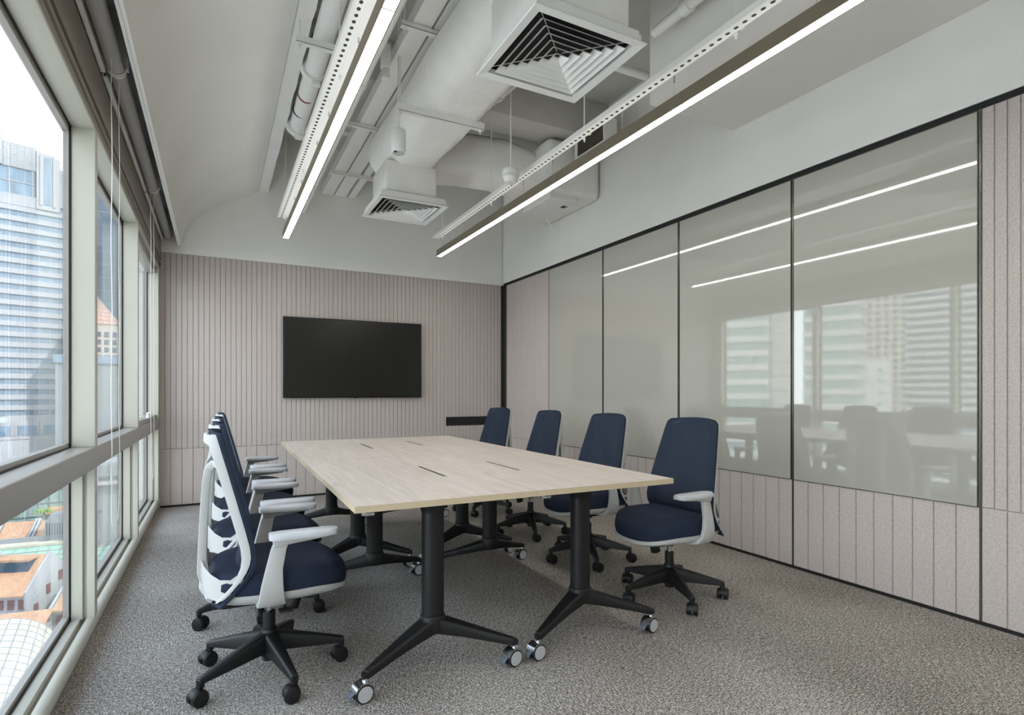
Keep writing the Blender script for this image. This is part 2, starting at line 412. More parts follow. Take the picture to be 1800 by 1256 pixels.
# ---------------------------------------------------------------- outdoors
gl_blue = mat('tower_blue_glass', (98, 118, 134), .25, spec=.6, noise=(.5, .25, (1, 1, .2)))
gl_dark = mat('dark_tower_glass', (48, 72, 94), .2, noise=(.06, .35, (1, 1, .4)))
gl_teal = mat('pale_teal_glass', (112, 138, 134), .25, noise=(.4, .25, (1, 1, 1)))
stone_w = mat('white_cladding', (142, 144, 148), .7, noise=(.35, .06, (1, 1, 1)))
stone_sunlit = mat('sunlit_white_cladding', (176, 176, 174), .7, noise=(.35, .06, (1, 1, 1)))  # lighter copy of the white cladding: sunlight put into the mirrored blocks' colour
stone_p = mat('pinkish_stone', (162, 154, 145), .7, noise=(.3, .06, (1, 1, 1)))
cream_w = mat('cream_render', (162, 160, 142), .8)
tile_o = mat('orange_roof_tile', (156, 122, 95), .85, noise=(1.2, .18, (1, 1, 1)))
pink_r = mat('pink_pyramid_roof', (176, 130, 114), .7, noise=(1, .1, (1, 1, 1)))
green_r = mat('verdigris_roof', (118, 152, 134), .6, noise=(.8, .12, (1, 1, 1)))
maroon = mat('maroon_shutter', (96, 46, 50), .7)
grey_w = mat('grey_render', (118, 123, 127), .8)
asphalt = mat('street', (170, 170, 166), .9, noise=(.1, .1, (1, 1, 1)))
leaf_m = mat('foliage', (84, 118, 34), .8, noise=(2, .4, (1, 1, 1)))
GZ = -44
GZ = -46
struct('ground', MB().box(-900, 700, -700, 1200, GZ - 1, GZ), asphalt)

def banded(name, loc, rz, w, d, z0, z1, pitch, band, glassm, slabm, label, mull=3.0, proud=.35, group=None):
    r = empty(name, (loc[0], loc[1], z0), rz, label=label, cat='building')
    if group: r['group'] = group
    H = z1 - z0
    MB().box(-w / 2, w / 2, 0, d, 0, H).build('glass_core', glassm, r)
    n = int(H / pitch); p = None
    for k in range(n + 1):
        z = k * pitch
        if p is None: p = MB().box(-w / 2 - proud, w / 2 + proud, -proud, d + proud, 0, band).build('spandrel_band', slabm, r)
        else: inst(p, 'spandrel_band', r, (0, 0, z))
    b = MB(); k = int(w / mull)
    for i in range(k + 1):
        x = -w / 2 + i * w / k; b.box(x - .09, x + .09, -.15, 0, 0, H)
    k2 = int(d / mull)
    for i in range(k2 + 1):
        y = i * d / k2; b.box(w / 2, w / 2 + .15, y - .09, y + .09, 0, H); b.box(-w / 2 - .15, -w / 2, y - .09, y + .09, 0, H)
    tag(b.build('window_mullions', slabm, r), kind='stuff')
    return r
# the near white-and-blue tower seen through the first pane
t = banded('office_tower', (-75.0, 270), radians(19.7), 64, 40, -9, 75, 3.93, 1.85, gl_blue, stone_w, 'tall white tower with blue-grey window bands seen through the nearest window', 3.2, .5)
MB().box(-32.5, 22, -.6, 40, 80.5, 84.6).build('crown_band', stone_w, t)
MB().box(-32.4, 14.8, -.1, 40, 84.6, 94.6).build('crown_glass', gl_blue, t)
b = MB()
for i in range(8): b.box(-32.4 + i * 6.6, -32.1 + i * 6.6, -.35, -.1, 84.6, 94.6)
b.box(-32.4, 14.8, -.3, -.1, 89.3, 89.6); tag(b.build('window_mullions', stone_w, t), kind='stuff')
MB().box(-32.5, 15, -.6, 40, 94.6, 103.5).build('crown_wall', stone_w, t, bevel=.1)
MB().box(-32.5, 5.2, -1.4, 38, 94.6, 106).build('crown_parapet', stone_w, t, bevel=.1)
b = MB()
for k in range(9): b.box(-32.5, 15, -.64, -.58, 95.4 + k * .95, 95.5 + k * .95)
for i in range(24): b.box(-32.5 + i * 2, -32.4 + i * 2, -.64, -.58, 94.6, 103.4)
tag(b.build('cladding_joint', grey_w, t), kind='stuff')
MB().prism([(15, 80.5), (22, 80.5), (22, 100.4), (20.4, 101.6), (15, 102.5)], 'y', -1.0, 38).build('lift_shaft', stone_w, t)
MB().box(22, 32.5, .4, 38, 80.5, 97.5).build('crown_wall', stone_w, t)
MB().box(17.3, 19.3, -1.15, -.9, 82.4, 100.6).build('shaft_window', gl_blue, t)
MB().box(16.0, 16.7, -1.5, -1.0, 82, 101.4).build('shaft_fin', stone_w, t); MB().box(19.9, 20.6, -1.5, -1.0, 82, 101.4).build('shaft_fin', stone_w, t)
b = MB()
for i in range(9): b.box(-30 + i * 7.6, -29 + i * 7.6, -1.0, -.3, -6, -.5)
b.box(-40, 70, -1.6, 40, -37, -6).box(-40, 70, -1.0, 38, -6, 0); b.box(-40, 70, -1.8, -1, -7, -6)
b.build('podium', stone_w, t)
b = MB()
for i in range(9): b.box(-28.6 + i * 7.6, -22.8 + i * 7.6, -1.1, -.95, -5.6, -2)
b.build('podium_window', gl_blue, t)
r = empty('pyramid_tower', (-40.5, 262, GZ), radians(10), label='stone tower with a pink pyramid roof seen through the second window', cat='building')
MB().box(-7.6, 7.6, 0, 15, 0, 73.6).build('shaft', stone_p, r)
b = MB()
for i in range(6):
    for k in range(24): b.box(-7.0 + i * 2.45, -5.6 + i * 2.45, -.12, .02, 68.6 - k * 2.9, 70.5 - k * 2.9)
tag(b.build('window', gl_dark, r), kind='stuff')
b = MB(); b.add([(-8, -.4, 73.6), (8, -.4, 73.6), (8, 15.4, 73.6), (-8, 15.4, 73.6), (0, 7.5, 86)], [(0, 1, 4), (1, 2, 4), (2, 3, 4), (3, 0, 4), (0, 3, 2, 1)]); b.build('pyramid_roof', pink_r, r)
b = MB()
for k in range(1, 8):
    t_ = k / 8; h = 8 * (1 - t_); z = 73.6 + 12.4 * t_; b.box(-h, h, 7.5 - h - .12, 7.5 + h + .12, z - .12, z + .05)
for q in range(-3, 4): b.tube([(q * 2.4, -.5, 73.7), (0, 7.5, 86.2)], .12, 4)
b.build('roof_rib', stone_w, r)
banded('glass_tower', (-50, 400), radians(4), 40, 40, GZ, 190, 7.6, .5, gl_dark, gl_blue, 'tall dark blue glass tower behind the pyramid roof', 2.4, .2)
b_ = empty('grey_block', (-28, 206, GZ), radians(10), label='plain grey block with a blue-grey roof below the pyramid-roofed tower', cat='building')
MB().box(-13, 14, 0, 18, 0, 56).build('block_wall', grey_w, b_); MB().box(-13.5, 14.5, -.5, 18.5, 56, 58.4).build('roof', gl_blue, b_)
b_ = empty('street_facade', (-46, 190, GZ), radians(10), label='glass and steel facade behind the orange roofs', cat='building')
MB().box(-30, 20, 0, 10, 0, 22).build('glass_core', gl_teal, b_)
b = MB()
for i in range(24): b.box(-30 + i * 2.15, -29.8 + i * 2.15, -.3, 0, 0, 22)
for k in range(7): b.box(-30, 20, -.3, 0, 1 + k * 3.4, 1.25 + k * 3.4)
b.build('window_frames', grey_w, b_)
MB().box(6, 20, -5, 0, 15.6, 16.8).build('canopy', tile_o, b_)
b_ = empty('white_terrace', (-20.6, 153, GZ), radians(10), label='white terrace block with a slatted roof frame seen under the second transom', cat='building')
MB().box(-5, 7, 0, 9, 0, 27).build('block_wall', grey_w, b_)
b = MB().box(-5.6, 7.6, -1.5, 9, 27, 27.7).box(-5.6, 7.6, -1.5, 9, 31.4, 32)
for i in range(6): b.box(-5.2 + i * 2.4, -4.9 + i * 2.4, -1.2, -.9, 27.7, 31.4)
b.build('roof_frame', stone_w, b_)

# low shophouses below
def shophouse(name, x, y, rz, w, d, hw, hr, label, dormer=False, wall=None, wins=0):
    r = empty(name, (x, y, GZ), rz, label=label, cat='house')
    wall = wall or stone_w
    b = MB(); pro = [(0, 0), (d, 0), (d, hw), (d / 2, hw + hr), (0, hw)]
    b.prism([(u, v) for u, v in pro], 'x', -w / 2 + .25, w / 2 - .25); b.build('house_wall', wall, r)
    t_ = .28; e = .7
    for sx in (-1, 1):   # parapet gables
        b = MB(); q = [(-.4, 0), (d + .4, 0), (d + .4, hw + .2), (d / 2, hw + hr + .9), (-.4, hw + .2)]
        b.prism(q, 'x', sx * (w / 2) - .3, sx * (w / 2) + .1); b.build('gable', wall, r)
    def slope(y0, z0, y1, z1):
        b = MB(); b.add([(-w / 2 + .3, y0, z0), (w / 2 - .3, y0, z0), (w / 2 - .3, y1, z1), (-w / 2 + .3, y1, z1),
                         (-w / 2 + .3, y0, z0 + t_), (w / 2 - .3, y0, z0 + t_), (w / 2 - .3, y1, z1 + t_), (-w / 2 + .3, y1, z1 + t_)],
                        [(0, 3, 2, 1), (4, 5, 6, 7), (0, 1, 5, 4), (1, 2, 6, 5), (2, 3, 7, 6), (3, 0, 4, 7)])
        n = int(w / .45)
        for i in range(n):
            x = -w / 2 + .35 + i * (w - .7) / n
            b.add([(x, y0, z0 + t_), (x + .14, y0, z0 + t_), (x + .07, y0, z0 + t_ + .09), (x, y1, z1 + t_), (x + .14, y1, z1 + t_), (x + .07, y1, z1 + t_ + .09)],
                  [(0, 1, 2), (3, 5, 4), (0, 2, 5, 3), (1, 4, 5, 2)])
        b.build('roof_slope', tile_o, r)
    k = hr / (d / 2)
    slope(-e, hw - e * k, d / 2, hw + hr); slope(d + e, hw - e * k, d / 2, hw + hr)
    if dormer:
        b = MB(); b.box(-w * .3, w * .28, d * .26, d * .5, hw + hr * .55, hw + hr * .98); b.build('dormer', gl_dark, r)
        b = MB(); b.box(-w * .34, w * .32, d * .2, d * .5, hw + hr * .98, hw + hr * 1.06); b.build('dormer_roof', tile_o, r)
    for i in range(wins):
        x = -w / 2 + w * (i + .5) / wins; b = MB(); b.box(x - .55, x + .55, -.12, .02, hw - 3.0, hw - 1.2); b.build('shutter', maroon, r)
    return r
hs = [
 ('shophouse', -35.4, 136.4, -20, 9.0, 13, 10.0, 5.2, 'orange-roofed house with a long dormer, largest roof seen through the nearest lower pane', True, None, 5),
 ('shophouse', -46.0, 138.0, -20, 9.5, 12, 8.6, 4.2, 'orange-roofed house half hidden by the window edge, left of the dormer house', False, grey_w, 4),
 ('shophouse', -23.4, 131.5, -20, 8.0, 13, 7.0, 4.4, 'lower orange roof right of the white gable with maroon shutters', False, None, 3),
 ('shophouse', -42.0, 169.0, -8, 6.4, 10, 12.6, 3.6, 'left orange roof of the back row in front of the glass facade', False, None, 0),
 ('shophouse', -35.4, 168.0, -8, 5.6, 10, 12.6, 3.6, 'middle orange roof of the back row in front of the glass facade', False, None, 0),
 ('shophouse', -23.6, 168.0, -8, 7.0, 10, 15.0, 4.4, 'right orange roof of the back row, seen through the second lower pane', False, None, 0),
]
for n_, x, y, a, w, d, hw, hr, lab, dm, wl_, wi in hs: shophouse(n_, x, y, radians(a), w, d, hw, hr, lab, dm, wl_, wi)
# side shutters on the white gable of the dormer house, and the low shed roof in front of it
r = [o for o in bpy.data.objects if o.get('label', '').startswith('orange-roofed house with a long dormer')][0]
for yy, zz in ((1.6, 5.4), (5.0, 8.0), (8.6, 9.6)):
    MB().box(4.58, 4.7, yy, yy + 1.2, zz, zz + 1.9).build('shutter', maroon, r)
r = empty('shed', (-29.5, 126.5, GZ), radians(-6), label='low orange shed roof just beyond the glazed canopy', cat='shed')
MB().box(-7, 2, 0, 5, 0, 5.2).build('shed_wall', stone_w, r); MB().add([(-7.3, -.4, 5.0), (2.3, -.4, 5.0), (2.3, 5.2, 7.2), (-7.3, 5.2, 7.2), (-7.3, -.4, 5.3), (2.3, -.4, 5.3), (2.3, 5.2, 7.5), (-7.3, 5.2, 7.5)], [(0, 3, 2, 1), (4, 5, 6, 7), (0, 1, 5, 4), (1, 2, 6, 5), (2, 3, 7, 6), (3, 0, 4, 7)]).build('roof_slope', tile_o, r)
r = empty('market_roof', (-34, 151, GZ), radians(-2), label='long pale green glazed roof with a white parapet', cat='building')
b = MB(); b.prism([(-3, 11.4), (4.6, 14.0), (4.6, 0), (-3, 0)], 'x', -30, 30); b.build('green_roof', green_r, r)
b = MB()
for i in range(31): b.tube([(-30 + i * 2, -3, 11.46), (-30 + i * 2, 4.6, 14.06)], .07, 4)
for k in range(5): b.box(-30, 30, -3 + k * 1.9 - .05, -3 + k * 1.9 + .05, 11.42 + k * .65, 11.54 + k * .65)
b.build('glazing_bar', grey_w, r)
MB().box(-30, 30, 4.6, 8, 0, 14.6).build('parapet', cream_w, r); MB().box(-30, 30, 7.6, 8, 14.6, 15.6).build('railing_wall', grey_w, r)
r = empty('cooling_tower', (-31.8, 161.8, GZ), radians(-10), label='small white louvred cooling tower on the rooftops', cat='tower')
b = MB(); b.box(-2, 2, -1.6, 1.6, 0, 18.3).prism([(-2, 18.3), (2, 18.3), (.9, 20), (-.9, 20)], 'y', -1.6, 1.6); b.build('tower_shell', stone_w, r)
for k in range(7): MB().box(-1.7 + k * .5, -1.5 + k * .5, -1.66, -1.58, 14.5, 18).build('louvre', gl_dark, r)
r = empty('glazed_canopy', (-29.5, 104, GZ), radians(8), label='cream glazed barrel canopy with a dark grid, lowest thing in the nearest pane', cat='canopy')
b = MB(); RR = 7.5; n = 16; L_ = 40
arc = [(RR * cos(pi * k / n), RR * .75 * sin(pi * k / n)) for k in range(n + 1)]
b.loft([[(x, -L_ / 2, z + 3.5) for x, z in arc], [(x, L_ / 2, z + 3.5) for x, z in arc]]); b.build('canopy_glass', cream_w, r, smooth=30)
b = MB()
for i in range(16): b.tube([(x * 1.004, -L_ / 2 + i * 2.66, z * 1.004 + 3.5) for x, z in arc], .07, 4)
for x, z in arc[1:-1]: b.box(x - .06, x + .06, -L_ / 2, L_ / 2, z + 3.47, z + 3.58)
b.build('canopy_grid', grey_w, r)
MB().box(-RR, RR, -L_ / 2, L_ / 2, 0, 3.5).build('canopy_base', grey_w, r)
r = empty('palm_tree', (-38.6, 181, GZ), 0, label='small bright green palm crown between the orange roofs and the glass facade', cat='tree')
MB().cyl((0, 0, 0), (0, 0, 17), .25, .15, 8).build('trunk', grey_w, r)
b = MB(); random.seed(5)
for i in range(14):
    a = i * 2.399; l = 2.4; pts = [(0, 0, 16.9), (l * .5 * cos(a), l * .5 * sin(a), 17.8), (l * cos(a), l * sin(a), 16.9)]; b.tube(pts, [.25, .22, .04], 5)
b.build('fronds', leaf_m, r)

# buildings seen only as reflections in the glass boards (out of the window to the left)
def blockfacade(name, loc, rz, w, h, label, wallm, winm, px, pz, ww, wh):
    r = empty(name, (loc[0], loc[1], GZ), rz, label=label, cat='building')
    MB().box(-w / 2, w / 2, 0, 20, 0, h).build('block_wall', wallm, r)
    b = MB()
    for i in range(int(w / px)):
        for k in range(int((h - 2) / pz)):
            x = -w / 2 + px * (i + .5); z = h - 3 - k * pz
            b.box(x - ww / 2, x + ww / 2, -.15, .05, z - wh, z)
    tag(b.build('window', winm, r), kind='stuff'); return r
def dirpt(px, t):   # a point seen in the mirror of the right wall
    u = (px - CX) / F; return (2 * XR - t * (sin(TH) + u * cos(TH)), t * (cos(TH) - u * sin(TH)))
def facing(x, y): return math.atan2(y, x) + pi / 2 + pi if False else 0
for nm, px, t_, w, args in [('a', 1304, 150, 12.5, ('office_block', 3.8, 1.6, gl_teal, stone_sunlit, 'banded pale office block mirrored in the third glass board', 1e3)),
                            ('b', 1461, 150, 13, ('office_block', 3.9, 1.5, gl_teal, stone_sunlit, 'banded pale teal office block mirrored in the nearest glass board', 25)),
                            ('c', 1700, 190, 34, ('office_block', 2.75, 1.2, gl_dark, stone_sunlit, 'white gridded block mirrored at the right edge of the nearest glass board', 1e3))]:
    x, y = dirpt(px, t_); a = math.atan2(-x, y)
    banded(args[0], (x, y), a + radians(8), w, 12, GZ, min(60, args[6] + 1), args[1], args[2], args[3], args[4], args[5], 2.0, .3)
x, y = dirpt(1371, 160); r = empty('office_block', (x, y, GZ), math.atan2(-x, y), label='plain white flank wall mirrored in the third glass board', cat='building')
MB().box(-3, 3.2, 0, 4, 0, 100).build('block_wall', stone_sunlit, r)
b = MB()
for k in range(24): b.box(-3, 3.2, -.06, 0, k * 4, k * 4 + .15)
b.build('wall_joint', grey_w, r)
x, y = dirpt(1565, 300); blockfacade('residential_tower', (x, y), math.atan2(-x, y), 46, 150, 'tall stone tower of small square windows mirrored in the nearest glass board', stone_p, gl_dark, 3.8, 3.7, 1.8, 2.0)
x, y = dirpt(1530, 200); blockfacade('stepped_block', (x, y), math.atan2(-x, y), 12, 59, 'low white stepped block mirrored in front of the square-windowed tower', stone_sunlit, gl_teal, 6, 4, 1.5, 1.2)

# ---------------------------------------------------------------- tables
TROT = radians(-.8)
def table_caster(parent, x, y, ang):
    r = .036
    c, s_ = cos(ang), sin(ang)
    def T(px, py, pz): return (x + px * c - py * s_, y + px * s_ + py * c, pz)
    # wheel axis along local y
    b = MB()
    for y0, y1 in ((-.026, -.006), (.006, .026)): b.cyl(T(-.012, y0, r), T(-.012, y1, r), r, n=24)
    w = b.build('caster', black_pl, parent, bevel=.003, seg=2)
    MB().cyl(T(-.012, -.0275, r), T(-.012, -.025, r), r * .82, n=24).build('wheel_disc', disc_m, w, smooth=40)
    MB().cyl(T(-.012, .025, r), T(-.012, .0275, r), r * .82, n=24).build('wheel_disc', disc_m, w, smooth=40)
    f = MB()
    rings = []
    for k in range(9):
        a = radians(20 + 140 * k / 8); rr = r + .004
        rings.append([T(-.012 + rr * cos(a), -.024, r + rr * sin(a)), T(-.012 + rr * cos(a), .024, r + rr * sin(a)), T(-.012 + (rr - .005) * cos(a), .024, r + (rr - .005) * sin(a)), T(-.012 + (rr - .005) * cos(a), -.024, r + (rr - .005) * sin(a))])
    f.loft(rings).cyl(T(.0, 0, .070), T(0, 0, .088), .013); f.build('caster_hood', chrome, w, smooth=40)
    l = MB(); l.loft([[T(-.03, -.017, .062), T(-.03, .017, .062), T(-.036, .017, .055), T(-.036, -.017, .055)], [T(-.064, -.014, .040), T(-.064, .014, .040), T(-.062, .014, .030), T(-.062, -.014, .030)], [T(-.068, -.012, .024), T(-.068, .012, .024), T(-.062, .012, .022), T(-.062, -.012, .022)]])
    l.build('brake_lever', brake_m, w, bevel=.002, seg=1)
def make_table(loc, slot_x, slot_y, label, cas):
    t = empty('meeting_table', loc, TROT, label=label, cat='table', group='four wheeled tables pushed together')
    HW, HL = .3715, .7625
    # laminate top with a real slot: four pieces round the slot joined as one top
    sw, sl_ = .012, .215
    b = MB()
    x0, x1, y0, y1 = slot_x - sw, slot_x + sw, slot_y - sl_, slot_y + sl_
    for a in ((-HW, x0, -HL, HL), (x1, HW, -HL, HL), (x0, x1, -HL, y0), (x0, x1, y1, HL)): b.box(*a, .726, .750)
    b.build('tabletop', wood_m, t)
    e = MB(); k = .0012
    for a in ((-HW - k, -HW, -HL - k, HL + k), (HW, HW + k, -HL - k, HL + k), (-HW, HW, -HL - k, -HL), (-HW, HW, HL, HL + k)): e.box(*a, .7255, .7495)
    e.build('edge_band', edge_m, t)
    g = MB(); q = .0016
    g.box(x0, x0 + q, y0, y1, .728, .7508).box(x1 - q, x1, y0, y1, .728, .7508).box(x0, x1, y0, y0 + q, .728, .7508).box(x0, x1, y1 - q, y1, .728, .7508)
    f = g.build('slot_trim', brass_m, t)
    MB().box(x0 + q, x1 - .004, y0 + q, y1 - q, .738, .7495).build('slot_flap', black_m, f)
    c = MB(); c.box(slot_x - .07, slot_x + .07, slot_y - .26, slot_y + .26, .635, .64).box(slot_x - .07, slot_x - .066, slot_y - .26, slot_y + .26, .635, .725).box(slot_x + .066, slot_x + .07, slot_y - .26, slot_y + .26, .635, .725).box(slot_x - .07, slot_x + .07, slot_y - .26, slot_y - .256, .64, .725).box(slot_x - .07, slot_x + .07, slot_y + .256, slot_y + .26, .64, .725)
    c.build('cable_tray', black_pc, t)
    b = MB(); b.box(-.02, .02, -.5, .5, .690, .716).box(-.30, -.26, -.62, .62, .712, .726).box(.26, .30, -.62, .62, .712, .726)
    b.build('under_frame', black_pc, t, bevel=.002, seg=1)
    b = MB(); b.cyl((-.33, -.745, .716), (-.30, -.745, .716), .008).box(-.345, -.315, -.75, -.735, .712, .726); b.build('link_clip', chrome, t, smooth=40)
    for sg in (-1, 1):
        yc = sg * .525
        def sup(cx, cy, a, bb, z, n=24, p=2.6):
            o = []
            for i in range(n):
                th = 2 * pi * i / n; ct, st = cos(th), sin(th)
                o.append((cx + a * math.copysign(abs(ct) ** (2 / p), ct), cy + bb * math.copysign(abs(st) ** (2 / p), st), z))
            return o
        leg = MB().loft([sup(0, yc, .047, .040, .215), sup(0, yc, .046, .039, .26), sup(0, yc, .046, .039, .69)]).build('leg_column', black_pc, t, smooth=35)
        b = MB(); b.loft([sup(0, yc, .048, .042, .655), sup(0, yc, .052, .046, .675), sup(0, yc, .066, .06, .70), sup(0, yc, .078, .072, .716)])
        b.box(-.30, .30, yc - .025, yc + .025, .706, .724); b.build('top_bracket', black_pc, leg, smooth=35)
        # foot casting: arms sweep outward
        def R(cx, cy, hw, zt, zb, ang):
            ca, sa = cos(ang), sin(ang); o = []
            for (q1, z) in ((-1, zb), (-1.0, zt - .010), (-.75, zt), (.75, zt), (1.0, zt - .010), (1, zb)): o.append((cx - sa * hw * q1, cy + ca * hw * q1, z))
            return o
        b = MB(); pts = []
        for sx in (-1, 1):
            rr = []
            for k in range(9):
                u = k / 8
                px = sx * (.0 + .315 * u); py = yc + sg * (.145 * u ** 1.15)
                zt = .222 - (.222 - .112) * (u ** .92); zb = .150 - .068 * u ** 1.2 if u > 0 else .150
                hw = .044 * (1 - u) + .016 * u
                ang = math.atan2(sg * .145 * 1.15 * max(u, .05) ** .15, sx * .315)
                if k == 0: ang = math.atan2(0, sx)
                rr.append(R(px, py, hw, zt, zb, ang))
            b.loft(rr)
            b.box(sx * .315 - .014, sx * .315 + .014, yc + sg * .145 - .013, yc + sg * .145 + .013, .084, .106)
        b.loft([sup(0, yc, .050, .046, .150), sup(0, yc, .054, .050, .17), sup(0, yc, .053, .049, .212), sup(0, yc, .050, .045, .222)])
        foot = b.build('foot', black_pc, t, bevel=.003, seg=2)
        for sx in (-1, 1): table_caster(foot, sx * .315, yc + sg * .145, cas + random.uniform(-.12, .12))
    return t
random.seed(11)
tx, ty = 1.206, 3.56   # shared centre of the four tables
def tp(lx, ly): return (tx + lx * cos(TROT) - ly * sin(TROT), ty + lx * sin(TROT) + ly * cos(TROT), 0)
make_table(tp(-.3735, -.765), .172, .0, 'near left table of the four, its corner closest to the nearest grey and navy chair', radians(14))
make_table(tp(.3735, -.765), -.150, .03, 'near right table of the four, beside the nearest right-hand chair', radians(12))
make_table(tp(-.3735, .765), .180, .03, 'far left table of the four, its end under the television', radians(10))
make_table(tp(.3735, .765), -.165, .10, 'far right table of the four, toward the black corner post', radians(10))

# ---------------------------------------------------------------- chairs
def chair_proto():
    r = empty('office_chair', (0, 0, 0), 0)
    random.seed(2)
    # five-star base
    hub = MB().cyl((0, 0, .075), (0, 0, .185), .036, .030, 24).build('base_hub', black_pl, r, bevel=.003)
    for k in range(5):
        pass
    MB().cyl((0, 0, .055), (0, 0, .255), .0245, n=20).build('gas_lift', black_pl, r, smooth=40)
    MB().cyl((0, 0, .25), (0, 0, .30), .0135, n=16).build('piston', chrome, r, smooth=40)
    b = MB(); b.box(-.175, .12, -.055, .055, .305, .352).box(-.21, -.15, -.03, .03, .30, .33).cyl((0, 0, .29), (0, 0, .31), .03, n=16)
    b.cyl((-.06, -.12, .335), (-.06, .12, .335), .008); b.build('tilt_mechanism', black_pl, r, bevel=.004)
    b = MB().cyl((.105, -.02, .325), (.085, -.02, .262), .026, .028, 20); b.build('tension_knob', black_pl, r, bevel=.003)
    b = MB().cyl((.04, -.05, .345), (.04, -.235, .335), .006, n=8).box(.015, .065, -.262, -.225, .329, .337); b.build('height_lever', black_pl, r, smooth=40)
    # seat
    def outline(sc, z, n=48, dx=0):
        o = []
        for i in range(n):
            th = 2 * pi * i / n; ct, st = cos(th), sin(th)
            p = 2.5 if ct > 0 else 4.0
            x = math.copysign(abs(ct) ** (2 / p), ct); y = math.copysign(abs(st) ** (2 / p), st)
            X = .042 + (.262 * x) * sc + dx; Y = .250 * y * sc * (1 - .05 * max(0, -x))
            zz = z - .034 * max(0, (X - .12) / .17) ** 2 + (.012 * (abs(Y) / .25) ** 2 if sc < .97 and z > .45 else 0)
            o.append((X, Y, zz))
        return o
    MB().loft([outline(.90, .398), outline(.985, .404), outline(1.0, .425), outline(.995, .447), outline(.965, .466), outline(.90, .476), outline(.75, .482), outline(.45, .483), outline(.12, .483)]).build('seat', navy, r, smooth=60)
    MB().loft([outline(.72, .352), outline(.88, .362), outline(.975, .382), outline(.985, .402), outline(.90, .404)]).build('seat_pan', grey_pl, r, smooth=50)
    # backrest
    Zs = [.368, .385, .41, .44, .47, .50, .525, .55, .60, .66, .72, .78, .84, .90, .95, .98, .995, 1.004]
    def itp(tab, z):
        for (a, va), (c, vc) in zip(tab[:-1], tab[1:]):
            if z <= c: return va + (vc - va) * max(0, (z - a)) / (c - a)
        return tab[-1][1]
    XFt = [(.365, -.178), (.385, -.158), (.41, -.134), (.44, -.108), (.47, -.086), (.50, -.070), (.53, -.062), (.56, -.062), (.60, -.070), (.70, -.096), (.85, -.136), (1.004, -.178)]
    WFt = [(.365, .226), (.385, .229), (.41, .235), (.45, .244), (.50, .250), (.55, .250), (.65, .240), (.80, .220), (.95, .197), (.98, .190), (.995, .178), (1.004, .160)]
    xf = lambda z: itp(XFt, z); wf_ = lambda z: itp(WFt, z)
    ny = 14; front = []; back = []
    for z in Zs:
        w = wf_(z)
        for j in range(ny + 1):
            q = -1 + 2 * j / ny; y = q * w; x = xf(z) - .034 * (1 - abs(q) ** 2.4); zz = z + (.010 * (1 - q * q) if z > .97 else 0)
            front.append((x, y, zz)); back.append((x - .012, y, zz))
    n = ny + 1; K = len(Zs); fs = []
    for k in range(K - 1):
        for j in range(ny):
            a = k * n + j; fs.append((a, a + 1, a + n + 1, a + n)); a += K * n; fs.append((a, a + n, a + n + 1, a + 1))
    o = K * n
    for k in range(K - 1):
        for j in (0, ny): a = k * n + j; fs.append((a, a + n, a + n + o, a + o))
    for j in range(ny):
        for k in (0, K - 1): a = k * n + j; fs.append((a, a + 1, a + 1 + o, a + o))
    MB().add(front + back, fs).build('backrest', navy_mesh, r, smooth=50)
    # lumbar pad seen darker behind the mesh
    # grey frame loop: rail, saddle, upright on each side and the top rail
    def ring(x, z, y0, y1, tx_, tz_):
        return [(x - tx_, y0, z - tz_), (x - tx_, y1, z - tz_), (x + tx_, y1, z + tz_), (x + tx_, y0, z + tz_)]
    fb = MB()
    for sy in (-1, 1):
        rings = []
        for z in [.998, .97, .92, .85, .75, .65, .58, .54]:
            w = wf_(z); x = xf(z)
            o1 = .034 * (1 - ((w - .010) / w) ** 2.4); o2 = .034 * (1 - ((w - .045) / w) ** 2.4)
            rings.append([(x - o2 - .036, sy * (w - .045), z - .004), (x - o2 - .036, sy * (w - .020), z - .004), (x - o1 - .014, sy * (w - .008), z + .004), (x - o2 - .014, sy * (w - .045), z + .004)])
        for z in (.515, .485, .455, .425, .395):
            x = xf(z); w = wf_(z); o1 = .034 * (1 - ((w - .010) / w) ** 2.4); o2 = .034 * (1 - ((w - .045) / w) ** 2.4)
            rings.append([(x - o2 - .036, sy * (w - .045), z - .012), (x - o2 - .036, sy * (w - .020), z - .012), (x - o1 - .014, sy * (w - .008), z + .004), (x - o2 - .014, sy * (w - .045), z + .004)])
        fb.loft(rings)
    rings = []; UP_ = .118    # yoke: upright, over the top to the rails
    for sy in (-1, 1):
        rings = []
        for (x, z, tx_, tz_, w) in [(-.205, .412, -.004, .018, .150), (-.232, .428, -.014, .014, .134), (-.243, .47, -.016, .006, .124), (-.242, .55, -.015, 0, .120), (-.236, .70, -.0145, 0, .118), (-.228, .82, -.0145, .0, .118), (-.220, .868, -.013, .006, .122), (-.206, .888, -.006, .013, .140), (-.188, .890, .004, .014, .180)]:
            rings.append([(x - tx_, sy * (w - .034), z - tz_), (x - tx_, sy * w, z - tz_), (x + tx_, sy * w, z + tz_), (x + tx_, sy * (w - .034), z + tz_)])
        fb.loft(rings)
    fb.build('back_frame', grey_pl, r, bevel=.004, seg=2)
    b = MB(); rr = []
    for j in range(11):
        q = -1 + .2 * j; w = .165; x = -.178 - .034 * (1 - abs(q) ** 2.4) - .016; z = .985 + .010 * (1 - q * q)
        rr.append([(x - .012, q * w, z - .03), (x + .008, q * w, z - .03), (x + .006, q * w, z + .006), (x - .010, q * w, z + .004)])
    b.loft(rr)
    b.build('top_rail', grey_pl, r, bevel=.004, seg=2)
    b = MB(); rr = []   # lower shell sweeping from the uprights forward to the waist of the rails
